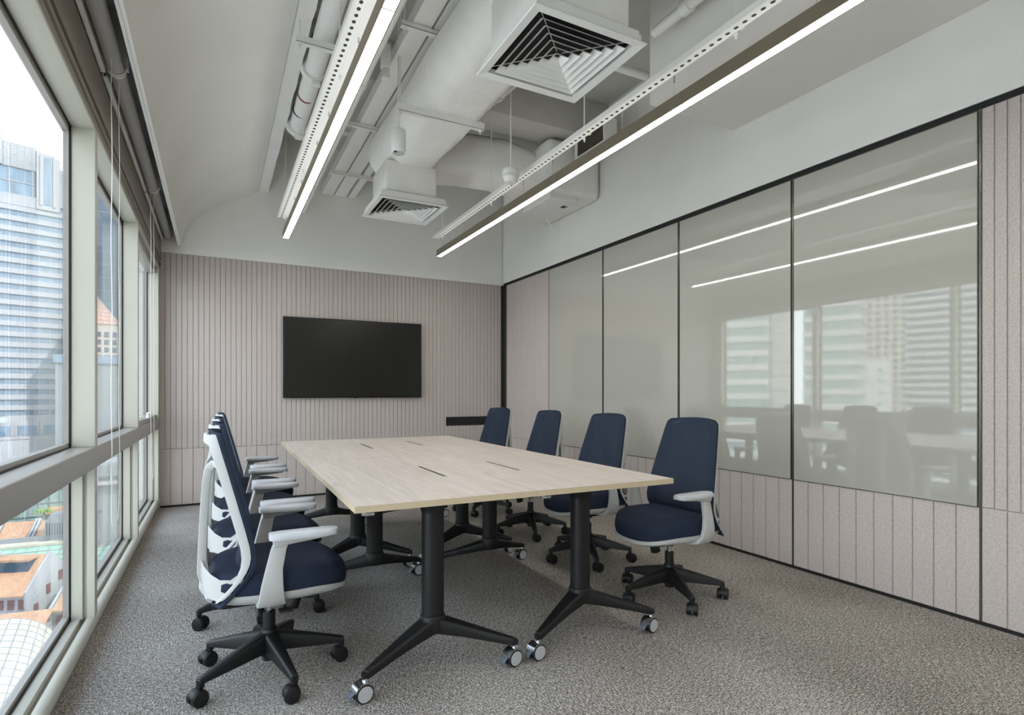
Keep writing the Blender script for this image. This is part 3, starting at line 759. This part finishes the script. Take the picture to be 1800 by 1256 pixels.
    for (x, zb, zt, w) in [(-.250, .425, .535, .120), (-.240, .408, .508, .136), (-.217, .394, .482, .165), (-.187, .386, .465, .195), (-.152, .392, .466, .218), (-.122, .424, .490, .230), (-.104, .462, .512, .232)]:
        bot = []; top = []
        for j in range(13):
            q = -1 + j / 6; dz = -.020 * (1 - q * q)
            bot.append((x - .003, q * w, zb + dz)); top.append((x + .004, q * w, zb + dz + .012 + (zt - zb - .012) * abs(q) ** 8))
        rr.append(bot + top[::-1])
    b.loft(rr); b.build('back_shell', grey_pl, r, smooth=50)
    b = MB()
    for sy in (-1, 1): b.tube([(-.215, sy * .13, .385), (-.19, sy * .10, .352), (-.13, sy * .05, .335)], [.014, .016, .014], 8)
    b.tube([(-.215, -.15, .385), (-.225, 0, .352), (-.215, .15, .385)], .012, 8)
    b.build('back_bracket', grey_pl, r, smooth=60)
    # arms
    for sy in (-1, 1):
        rings = []
        path = [(-.010, .12, .350, 0, .052), (-.010, .19, .354, 0, .052), (-.010, .238, .364, .5, .050), (-.011, .262, .392, 1.2, .044), (-.010, .270, .44, pi / 2, .038), (-.004, .272, .50, pi / 2, .030), (.012, .272, .575, pi / 2, .027), (.022, .272, .600, pi / 2, .027)]
        for (x, y, z, a, hx) in path:
            ty_, tz_ = -sin(a) * .012, cos(a) * .012
            rings.append([(x - hx, sy * (y + ty_), z + tz_), (x + hx, sy * (y + ty_), z + tz_), (x + hx, sy * (y - ty_), z - tz_), (x - hx, sy * (y - ty_), z - tz_)])
        a_ = MB().loft(rings)
        a_.loft([[(-.006, sy * .250, .585), (-.006, sy * .294, .585), (-.010, sy * .300, .612), (-.010, sy * .244, .612)], [(.06, sy * .252, .592), (.06, sy * .292, .592), (.06, sy * .300, .612), (.06, sy * .244, .612)], [(.19, sy * .256, .604), (.19, sy * .288, .604), (.20, sy * .298, .612), (.20, sy * .246, .612)]])
        arm = a_.build('armrest', grey_pl, r, bevel=.005, seg=2)
        pad = []
        for (x, hw) in [(-.022, .022), (-.012, .034), (.02, .041), (.10, .042), (.18, .040), (.212, .033), (.224, .020)]:
            yc = sy * .272
            pad.append([(x, yc - hw, .613), (x, yc - hw - .001, .622), (x, yc - hw + .004, .631), (x, yc - hw + .011, .636), (x, yc + hw - .011, .636), (x, yc + hw - .004, .631), (x, yc + hw + .001, .622), (x, yc + hw, .613)])
        MB().loft(pad).build('arm_pad', grey_pad, arm, smooth=50)
    return r
def leg_proto(root, ang, first=None):
    "a base leg pointing along +x, turned to ang, with its caster as a sub-part"
    b = MB(); rr = []
    for k in range(7):
        u = k / 6; x = .022 + .275 * u; zt = .172 - .072 * u ** 1.1; zb = .095 - .018 * u; hw = .028 * (1 - u) + .0145 * u
        rr.append([(x, -hw, zb), (x, -hw, zt - .008), (x, -hw * .6, zt), (x, hw * .6, zt), (x, hw, zt - .008), (x, hw, zb)])
    b.loft(rr); b.box(.277, .299, -.012, .012, .062, .095)
    leg = b.build('base_leg', black_pl, root, bevel=.002, seg=1); leg.rotation_euler = (0, 0, ang)
    c = MB(); R = .0295
    for y0, y1 in ((-.028, -.007), (.007, .028)): c.cyl((-.010, y0, R), (-.010, y1, R), R, n=22)
    rr = []
    for k in range(9):
        a = radians(10 + 160 * k / 8); q = R + .003
        rr.append([(-.010 + q * cos(a), -.022, R + q * sin(a)), (-.010 + q * cos(a), .022, R + q * sin(a)), (-.010 + (q - .008) * cos(a), .022, R + (q - .008) * sin(a)), (-.010 + (q - .008) * cos(a), -.022, R + (q - .008) * sin(a))])
    c.loft(rr).cyl((0, 0, .05), (0, 0, .068), .010, n=12)
    ca = c.build('caster', black_pl, leg, bevel=.0025, seg=2); ca.location = (.288, 0, 0)
    return leg
CH = chair_proto()
L0 = leg_proto(CH, 0)
LG, RG = 'chairs along the window side of the tables', 'chairs along the glass board side of the tables'
specs = [
 (.195, 2.54, 0, 67, 'nearest grey and navy office chair on the window side, seen in full from its side', LG, 1, radians(15)),
 (.205, 3.23, radians(1), 50, 'second chair from the camera in the row on the window side', LG, 2, radians(160)),
 (.215, 3.96, radians(-1), 20, 'third chair from the camera in the row on the window side', LG, 3, 1.0),
 (.235, 4.76, radians(1), 44, 'farthest chair of the row on the window side, nearest the television wall', LG, 4, 2.0),
 (2.29, 2.43, radians(180 + 2), 34, 'nearest office chair on the glass board side, its seat clear of the table corner', RG, 5, radians(200)),
 (2.30, 3.24, radians(180 + 1), 30, 'second chair from the camera on the glass board side', RG, 6, radians(190)),
 (2.31, 4.07, radians(180 - 1), 32, 'third chair from the camera on the glass board side', RG, 7, radians(190)),
 (2.33, 5.03, radians(180 + 6), 10, 'farthest chair on the glass board side, in front of the black corner post', RG, 8, radians(190)),
]
proto_children = None
copies = [CH] + [copy_tree(CH) for _ in specs[1:]]
for i, (c, sp_) in enumerate(zip(copies, specs)):
    CHs = c
    x, y, rz, bd, lab, grp, sd, cdir = sp_
    o = c; o.location = (x, y, 0); o.rotation_euler = (0, 0, rz); o['label'] = lab; o['category'] = 'chair'; o['group'] = grp
    leg0 = [q for q in o.children if q.name.startswith('base_leg')][0]; rnd = random.Random(sd)
    for k in range(5):
        if k == 0: l = leg0
        else:
            l = leg0.copy(); COL.objects.link(l); l.parent = o
            for ch in leg0.children: d = ch.copy(); COL.objects.link(d); d.parent = l
        wa = radians(bd + 72 * k); l.rotation_euler = (0, 0, wa - rz)
    for l in [q for q in o.children if q.name.startswith('base_leg')]:
        wa = l.rotation_euler.z + rz
        for ch in l.children: ch.rotation_euler = (0, 0, cdir + rnd.uniform(-.4, .4) - wa)

# ---------------------------------------------------------------- television
tv = empty('television', (1.435, YF - .03, 1.1), label='large black wall-mounted flat television on the felt wall', cat='television')
x0, x1, z0, z1 = .648, 2.222, 1.1045, 2.001
b = MB().box(x0 - 1.435, x1 - 1.435, -.028, .012, z0 - 1.1, z1 - 1.1); b.build('television_body', tv_f, tv, bevel=.003)
MB().box(x0 - 1.435 + .009, x1 - 1.435 - .009, -.0292, -.027, z0 - 1.1 + .013, z1 - 1.1 - .009).build('screen', tv_m, tv)
MB().box(-.03, .03, -.026, -.016, .0, .006).build('sensor_bar', tv_f, tv)

# ---------------------------------------------------------------- pendant light lines with slotted channels above
def light_line(x, label, clabel, flange=True):
    L = empty('linear_light', (x, 2.24, 2.70), label=label, cat='light', group='suspended light lines')
    seams = [6.03 - 1.262 * k for k in range(7)]; hw = .030
    for y1, y0 in zip(seams[:-1], seams[1:]):
        a, c = y0 - 2.24 + .0015, y1 - 2.24 - .0015
        b = MB().box(-hw, -.0255, a, c, 0, .070).box(.0255, hw, a, c, 0, .070).box(-.0255, .0255, a, c, .055, .062)
        b.box(-.0255, .0255, a, a + .002, .001, .055).box(-.0255, .0255, c - .002, c, .001, .055)
        h = b.build('light_housing', bronze_light, L)
        MB().box(-.0255, .0255, a + .002, c - .002, .0015, .005).build('led_diffuser', led_m, h)
        MB().box(-.0250, .0250, a + .03, c - .03, .0625, .066).build('up_fill_strip', up_fill_m, h)  # unseen glowing strip on top of the housing, added to brighten the ceiling
    ys = [5.93, 5.3, 4.85, 4.05, 3.60, 2.78, 2.33, 1.5, 1.06, .2]
    for y in ys:
        MB().cyl((0, y - 2.24, .07), (0, y - 2.24, .19), .0012, n=6).cyl((0, y - 2.24, .165), (0, y - 2.24, .205), .005, n=8).build('suspension_wire', chrome, L)
    # slotted channel
    C_ = empty('slotted_channel', (x - .01, 2.24, 2.89), label=clabel, cat='channel', group='slotted steel channels above the lights')
    y0, y1 = -1.5 - 2.24, 6.02 - 2.24; b = MB(); t = .0025; hz = .030
    xa, xb, xc = -.066, -.012, .042; pitch = .05; n = int((y1 - y0) / pitch); xm = (xa + xb) / 2 + .004
    for k in range(n):      # perforated web: a real hole in every cell
        a = y0 + k * pitch; c = a + pitch; m = (a + c) / 2
        sq = [(xb, m), (xb, c), (xm, c), (xa, c), (xa, m), (xa, a), (xm, a), (xb, a)]
        ov = [(xm + .0095 * cos(pi * j / 4), m + .0135 * sin(pi * j / 4)) for j in range(8)]
        b.add([(p, q, 0) for p, q in sq] + [(p, q, 0) for p, q in ov], [(j, (j + 1) % 8, 8 + (j + 1) % 8, 8 + j) for j in range(8)])
    b.box(xa - .004, xa, y0, y1, -.003, hz)
    if flange: b.box(xb, xc, y0, y1, -.002, .0).box(xc, xc + t, y0, y1, -.002, hz).box(xb - .001, xb + .0015, y0, y1, -.003, .001)
    else: b.box(xb - .001, xb + .0015, y0, y1, -.002, hz)
    b.build('channel', white_metal, C_)
    MB().box(xa + .001, xb - .002, y0, y1, .0025, .024).build('channel_shade', shade_seam_m, C_)  # dark filler right behind the holes, painting the shade inside the channel
    for y in (5.86, 4.62, 3.16, 1.9, .5):
        b = MB().cyl((-.008, y - 2.24, -.03), (-.008, y - 2.24, SLAB - 2.89), .0045, n=8).cyl((-.008, y - 2.24, -.014), (-.008, y - 2.24, -.004), .009, n=6).box(-.066, .042, y - 2.24 - .012, y - 2.24 + .012, hz, hz + .006)
        b.build('hanger_rod', white_metal, C_, smooth=40)
light_line(.615, 'left suspended linear light with bronze housing, nearest the window', 'white slotted channel above the left linear light')
light_line(2.232, 'right suspended linear light with bronze housing, nearest the glass boards', 'white slotted channel above the right linear light', False)

# ---------------------------------------------------------------- ceiling services
def diffuser(cx, cy, z, hs, label, neck_top, nk):
    d = empty('air_diffuser', (cx, cy, z), label=label, cat='air diffuser', group='square ceiling air diffusers')
    b = MB(); o = hs; i = hs - .045
    def sqr(h, zz): return [(-h, -h, zz), (h, -h, zz), (h, h, zz), (-h, h, zz)]
    b.loft([sqr(o, .004), sqr(o - .004, 0), sqr(i, .006), sqr(i, .03), sqr(i + .012, .03), sqr(o - .006, .012)], caps=False, close=True)
    b.build('outer_frame', white_metal, d)
    b = MB(); b.loft([sqr(hs - .02, .012), sqr(hs - .02, .05), sqr(hs - .024, .05), sqr(hs - .024, .012)], caps=False, close=True); b.build('collar', white_metal, d)
    n = 6; pt = (i - .030) / n
    for k in range(n):
        h = i - .026 - k * pt; inn = max(h - .027, .001)
        b = MB()
        b.loft([sqr(h, .001), sqr(inn, .025), sqr(inn, .0275), sqr(h - .0008, .0035)], caps=False, close=True)
        b.build('louvre', white_metal, d)
    b = MB()
    for a in range(4):
        q = pi / 4 + a * pi / 2; b.tube([(i * 1.40 * cos(q), i * 1.40 * sin(q), .03), (.02 * cos(q), .02 * sin(q), .034)], .0018, 5)
    b.build('cross_brace', white_metal, d)
    MB().loft([sqr(i - .0005, .031), sqr(i - .0005, .049), sqr(i - .003, .049), sqr(i - .003, .031)], caps=False, close=True).build('plenum_edge', black_m, d)
    MB().box(-i, i, -i, i, .046, .0495).build('plenum', black_m, d)
    b = MB(); b.box(-nk, nk, -nk, nk, .09, neck_top - z); b.build('neck_box', duct_paint, d, bevel=.02, seg=3)
    MB().box(-hs + .026, hs - .026, -hs + .026, hs - .026, .050, .072).build('neck_flange', white_metal, d, bevel=.002, seg=1)
diffuser(1.466, 2.315, 2.765, .30, 'large square white air diffuser, the nearer of the two', 3.12, .245)
diffuser(1.480, 4.880, 2.765, .305, 'square white air diffuser farther away, above the television side of the tables', 3.12, .225)

def rsec(pts, y): return [(x, y, z) for x, z in pts]
sec = [(1.215, 3.37), (1.205, 3.30), (1.225, 3.24), (1.30, 3.145), (1.335, 3.115), (1.38, 3.10), (1.62, 3.10), (1.665, 3.112), (1.69, 3.15), (1.70, 3.25), (1.70, 3.37)]
b = MB(); rr = []
for k in range(25):
    y = 1.2 + (5.12 - 1.2) * k / 24
    rr.append([(x + .006 * sin(y * 5 + j), y, z + (.005 * sin(y * 7 + j * 2) if z < 3.3 else 0)) for j, (x, z) in enumerate(sec)])
b.loft(rr)
d = empty('supply_duct', (1.45, 3.2, 3.1), label='big white wrapped rectangular air duct running down the ceiling', cat='duct')
o = b.build('duct_run', duct_paint, d, smooth=50); o.location = (-1.45, -3.2, -3.1)
b = MB(); rr = []
path = [(1.55, 5.02), (1.8, 5.08), (2.1, 5.06), (2.45, 5.0), (2.78, 4.98)]
hts = [(3.13, 3.48, .20), (3.16, 3.56, .22), (3.19, 3.63, .23), (3.18, 3.62, .24), (3.14, 3.54, .25)]
for (x, y), (z0, z1, hw) in zip(path, hts):
    c = []; 
    for i in range(20):
        th = 2 * pi * i / 20; ct, st = cos(th), sin(th); p = 3.4
        c.append((x, y + hw * math.copysign(abs(ct) ** (2 / p), ct), (z0 + z1) / 2 + (z1 - z0) / 2 * math.copysign(abs(st) ** (2 / p), st)))
    rr.append(c)
b.loft(rr); o = b.build('branch_duct', duct_paint, d, smooth=60); o.location = (-1.45, -3.2, -3.1)
# fan coil unit
fx = empty('fan_coil_unit', (3.06, 5.0, 3.06), label='white fan coil unit high in the corner by the right wall', cat='fan coil unit')
b = MB(); b.box(-.30, .31, -.48, .50, 0, .52); b.build('casing', duct_paint, fx, bevel=.07, seg=4)
b = MB().box(-.26, .05, -.44, .10, -.05, .02); b.build('drip_tray', white_metal, fx, bevel=.012, seg=3)
MB().box(-.02, .022, -.30, -.24, -.052, -.0505).box(.03, .036, -.30, -.24, -.052, -.0505).build('unit_label', black_pl, fx)
fg = empty('return_air_filter', (3.03, 4.2, 3.36), label='dark filter grille in a white frame above the right light', cat='filter')
b = MB().box(-.03, .05, -.215, -.20, 0, .225).box(-.03, .05, .20, .24, 0, .225).box(-.03, .05, -.2, .2, 0, .012).box(-.03, .05, -.2, .2, .213, .225); b.build('filter_frame', white_metal, fg, bevel=.002, seg=1)
MB().box(-.02, .04, -.20, .20, .012, .213).build('filter', black_m, fg)
MB().box(.05, .12, -.21, .235, -.005, .23).build('duct_boot', duct_paint, fg, bevel=.01)
b = MB()
for k in range(12): b.box(-.026, -.021, -.2, .2, .016 + k * .0165, .0215 + k * .0165)
tag(b.build('filter_blade', bronze, fg), kind='stuff')
b = MB().tube([(3.372, 5.30, 3.36), (3.372, 5.30, 2.83)], .012, 6).tube([(3.372, 5.30, 2.83), (3.03, 5.30, 3.34)], .007, 6).box(2.9, 3.372, 5.285, 5.315, 3.335, 3.36)
w = b.build('duct_bracket', white_metal, None, smooth=40); tag(w, 'thin triangular white wall bracket under the fan coil duct', 'bracket')

# trapeze supports
def trapeze(p0, p1, z, label, h=.04, w=.04, rods=True, rodtop=SLAB):
    x0_, y0_ = p0; x1_, y1_ = p1; y_ = (y0_ + y1_) / 2; xm = (x0_ + x1_) / 2
    r = empty('support_angle', (xm, y_, z), label=label, cat='support')
    hl = (x1_ - x0_) / 2
    MB().box(-hl, hl, -w / 2, -w / 2 + .004, 0, h).box(-hl, hl, -w / 2, w / 2, 0, .004).build('angle_bar', white_metal, r, bevel=.001, seg=1)
    for sx in (-1, 1):
        MB().cyl((sx * (hl - .025), .004, -.03), (sx * (hl - .025), .004, rodtop - z), .0045, n=8).cyl((sx * (hl - .025), .004, -.010), (sx * (hl - .025), .004, -.001), .010, n=6).cyl((sx * (hl - .025), .004, h + .001), (sx * (hl - .025), .004, h + .010), .010, n=6).build('threaded_rod', white_metal, r, smooth=40)
trapeze(up(697, 194, 3.06), up(851, 228, 3.06), 3.055, 'long angle bar under the big duct, the sensor hanging at its left end', .05)
trapeze(up(704, 48, 3.38), up(790, 72, 3.38), 3.385, 'nearest angle bar under the flat cable trunking', .03)
trapeze(up(610, 220, 3.38), up(686, 238, 3.38), 3.385, 'middle angle bar under the flat cable trunking', .03)
trapeze(up(581, 302, 3.38), up(660, 322, 3.38), 3.385, 'farthest angle bar under the flat cable trunking', .03)
trapeze(up(519, 72, 3.22), up(606, 94, 3.22), 3.21, 'angle bar carrying the thick white pipe', .04)

# cable trunking
for (xa, xb, ya, label) in ((1.065, 1.185, -1, 'left run of the flat white cable trunking'), (1.20, 1.325, -1, 'middle run of the flat white cable trunking'), (1.355, 1.425, 5.15, 'short right run of white trunking beyond the duct end')):
    xm = (xa + xb) / 2
    r = empty('cable_trunking', (xm, (ya + 6.66) / 2, 3.42), label=label, cat='cable trunking', group='flat cable trunking runs')
    L2 = (6.66 - ya) / 2; hw = (xb - xa) / 2
    MB().box(-hw, hw, -L2, L2, 0, .09).build('trunking_body', white_metal, r, bevel=.002, seg=1)
    for k in range(int(L2 * 2 / 1.25)): MB().box(-hw - .0015, hw + .0015, -L2 + (k + 1) * 1.25, -L2 + (k + 1) * 1.25 + .05, -.0015, .085).build('joint_cover', white_metal, r)

# thick pipe with grooved couplings
r = empty('fire_main_pipe', (.60, 3, 3.35), label='thick white pipe with couplings beside the left light', cat='pipe')
px, pz = .572, 3.345
def LP(p): return (p[0] - .60, p[1] - 3, p[2] - 3.35)
b = MB().cyl(LP((px, -1.5, pz)), LP((px + .02, 4.95, pz)), .062, n=28); b.tube([LP(p) for p in [(px + .02, 4.9, pz), (px + .03, 5.02, pz + .01), (px + .05, 5.10, pz + .08), (px + .06, 5.12, pz + .3), (px + .06, 5.12, SLAB)]], .058, 20)
b.build('pipe_run', white_metal, r, smooth=40)
for y, rr_ in ((4.88, .080), (3.98, .078)):
    b = MB().cyl(LP((px + .01, y, pz)), LP((px + .01, y + .055, pz)), rr_, n=28).box(*[v for pair in ((-.028 - .0, .028), (y - 3 + .005, y - 3 + .05), (-.11, -.08)) for v in pair])
    b.build('pipe_coupling', white_metal, r, bevel=.004)
for y, m in ((4.35, red_m),):
    MB().cyl(LP((px + .015, y, pz)), LP((px + .015, y + .018, pz)), .0635, n=28).build('red_band', m, r, smooth=40)
for y in (3.65, 4.62): MB().cyl(LP((px + .01, y, pz)), LP((px + .01, y + .004, pz)), .0632, n=28).build('pipe_seam', shade_seam_m, r, smooth=40)

def pipe(name, pts, rad, label, joints=(), cat='pipe', band=None):
    c = Vector(pts[0]); r = empty(name, tuple(c), label=label, cat=cat)
    P = [Vector(p) - c for p in pts]
    MB().tube([tuple(p) for p in P], rad, 14).build('pipe_run', white_metal, r, smooth=50)
    for j in joints:
        q = P[0].lerp(P[1], j); dd = (P[1] - P[0]).normalized() * .03
        MB().cyl(tuple(q - dd), tuple(q + dd), rad * 1.35, n=14).build('pipe_clamp', white_metal, r, smooth=40)
    if band is not None:
        q = P[0].lerp(P[1], band); dd = (P[1] - P[0]).normalized() * .012
        MB().cyl(tuple(q - dd), tuple(q + dd), rad * 1.05, n=14).build('red_band', red_m, r, smooth=40)
    return r
pipe('conduit', [(.845, -1, 3.18), (.868, 6.66, 3.18)], .014, 'slim white conduit just right of the left light', (.47, .62, .82), 'conduit')
pipe('sprinkler_pipe', [(2.46, 0, 3.42), (2.44, 2.72, 3.42)], .032, 'white pipe in the corner beside the soffit box, right of the near diffuser', (.9,))
pipe('sprinkler_pipe', [(1.93, 4.1, 3.46), (2.02, 3.2, 3.46), (2.05, 1.5, 3.46)], .028, 'white pipe between the duct and the right light, above the near diffuser', (.2,))
pipe('sprinkler_pipe', [(.8, 5.45, 3.62), (3.36, 5.45, 3.62)], .03, 'white cross pipe above the curved branch duct', (.5,))
pipe('sprinkler_pipe', [(1.75, 3.25, 3.5), (3.36, 3.22, 3.5)], .03, 'white cross pipe with a red band beyond the near diffuser', (.9,), 'pipe', .72)
pipe('sprinkler_pipe', [(.72, 5.0, 3.5), (.72, 1.0, 3.52)], .024, 'thin white pipe above the left linear light', (.3, .6))
# elbow fittings hidden half behind the left light
r = empty('valve_elbow', (.74, 5.0, 3.42), label='white grooved elbow fitting behind the slotted channel, right of the thick pipe', cat='pipe fitting')
b = MB().tube([(0, -.12, 0), (0, 0, 0), (.03, .08, .05), (.04, .1, .2), (.04, .1, .5)], .055, 16); b.build('elbow', white_metal, r, smooth=50)
MB().cyl((0, -.10, 0), (0, -.05, 0), .072, n=20).build('elbow_collar', white_metal, r, bevel=.004)
MB().cyl((.035, .1, .16), (.04, .1, .21), .072, n=20).build('elbow_collar', white_metal, r, bevel=.004)
# hanging socket/plug pods
r = empty('junction_plug', (1.0, 3.72, 3.42), label='white plug connector dangling beside the trunking', cat='connector')
b = MB().box(-.03, .03, -.025, .025, -.10, .06).loft([[(-.022, -.02, -.10), (.022, -.02, -.10), (.022, .02, -.10), (-.022, .02, -.10)], [(-.028, -.024, -.17), (.028, -.024, -.17), (.028, .024, -.17), (-.028, .024, -.17)]]); b.build('plug_body', white_metal, r, bevel=.005)
MB().tube([(0, 0, .06), (.01, 0, .12), (.0, .01, .4), (0, 0, SLAB - 3.42)], .005, 6).build('plug_cable', white_metal, r, smooth=50)

# pendant sensor
xs, ys_ = 1.083, 3.70
r = empty('pendant_sensor', (xs, ys_, 2.765), label='white cylindrical sensor hanging on a rod left of the duct', cat='sensor')
MB().cyl((0, 0, 0), (0, 0, .155), .048, n=32).build('sensor_body', white_metal, r, bevel=.004)
MB().cyl((0, 0, -.002), (0, 0, .001), .040, n=32).build('sensor_lens', grey_pad, r, smooth=30)
MB().cyl((-.026, -.02, -.004), (-.026, -.02, .0), .011, n=16).build('sensor_window', black_m, r)
MB().cyl((0, 0, .155), (0, 0, SLAB - 2.765), .0055, n=8).build('hanger_rod', white_metal, r, smooth=40)
xs, ys_ = up(898, 322, 2.77)
r = empty('smoke_detector', (xs, ys_, 2.77), label='round white smoke detector hanging on a rod above the middle of the right light', cat='smoke detector')
def lathe(prof, n=28): return MB().loft([[(q * cos(2 * pi * i / n), q * sin(2 * pi * i / n), z) for i in range(n)] for q, z in prof])
lathe([(.02, 0), (.045, .004), (.052, .02), (.055, .035), (.060, .04), (.060, .05), (.05, .055)]).build('detector_head', white_metal, r, smooth=40)
lathe([(.05, .055), (.068, .060), (.070, .09), (.062, .105), (.03, .112), (.01, .113)]).build('detector_base', white_metal, r, smooth=40)
MB().cyl((0, 0, .11), (0, 0, SLAB - 2.77), .006, n=8).build('hanger_rod', white_metal, r, smooth=40)
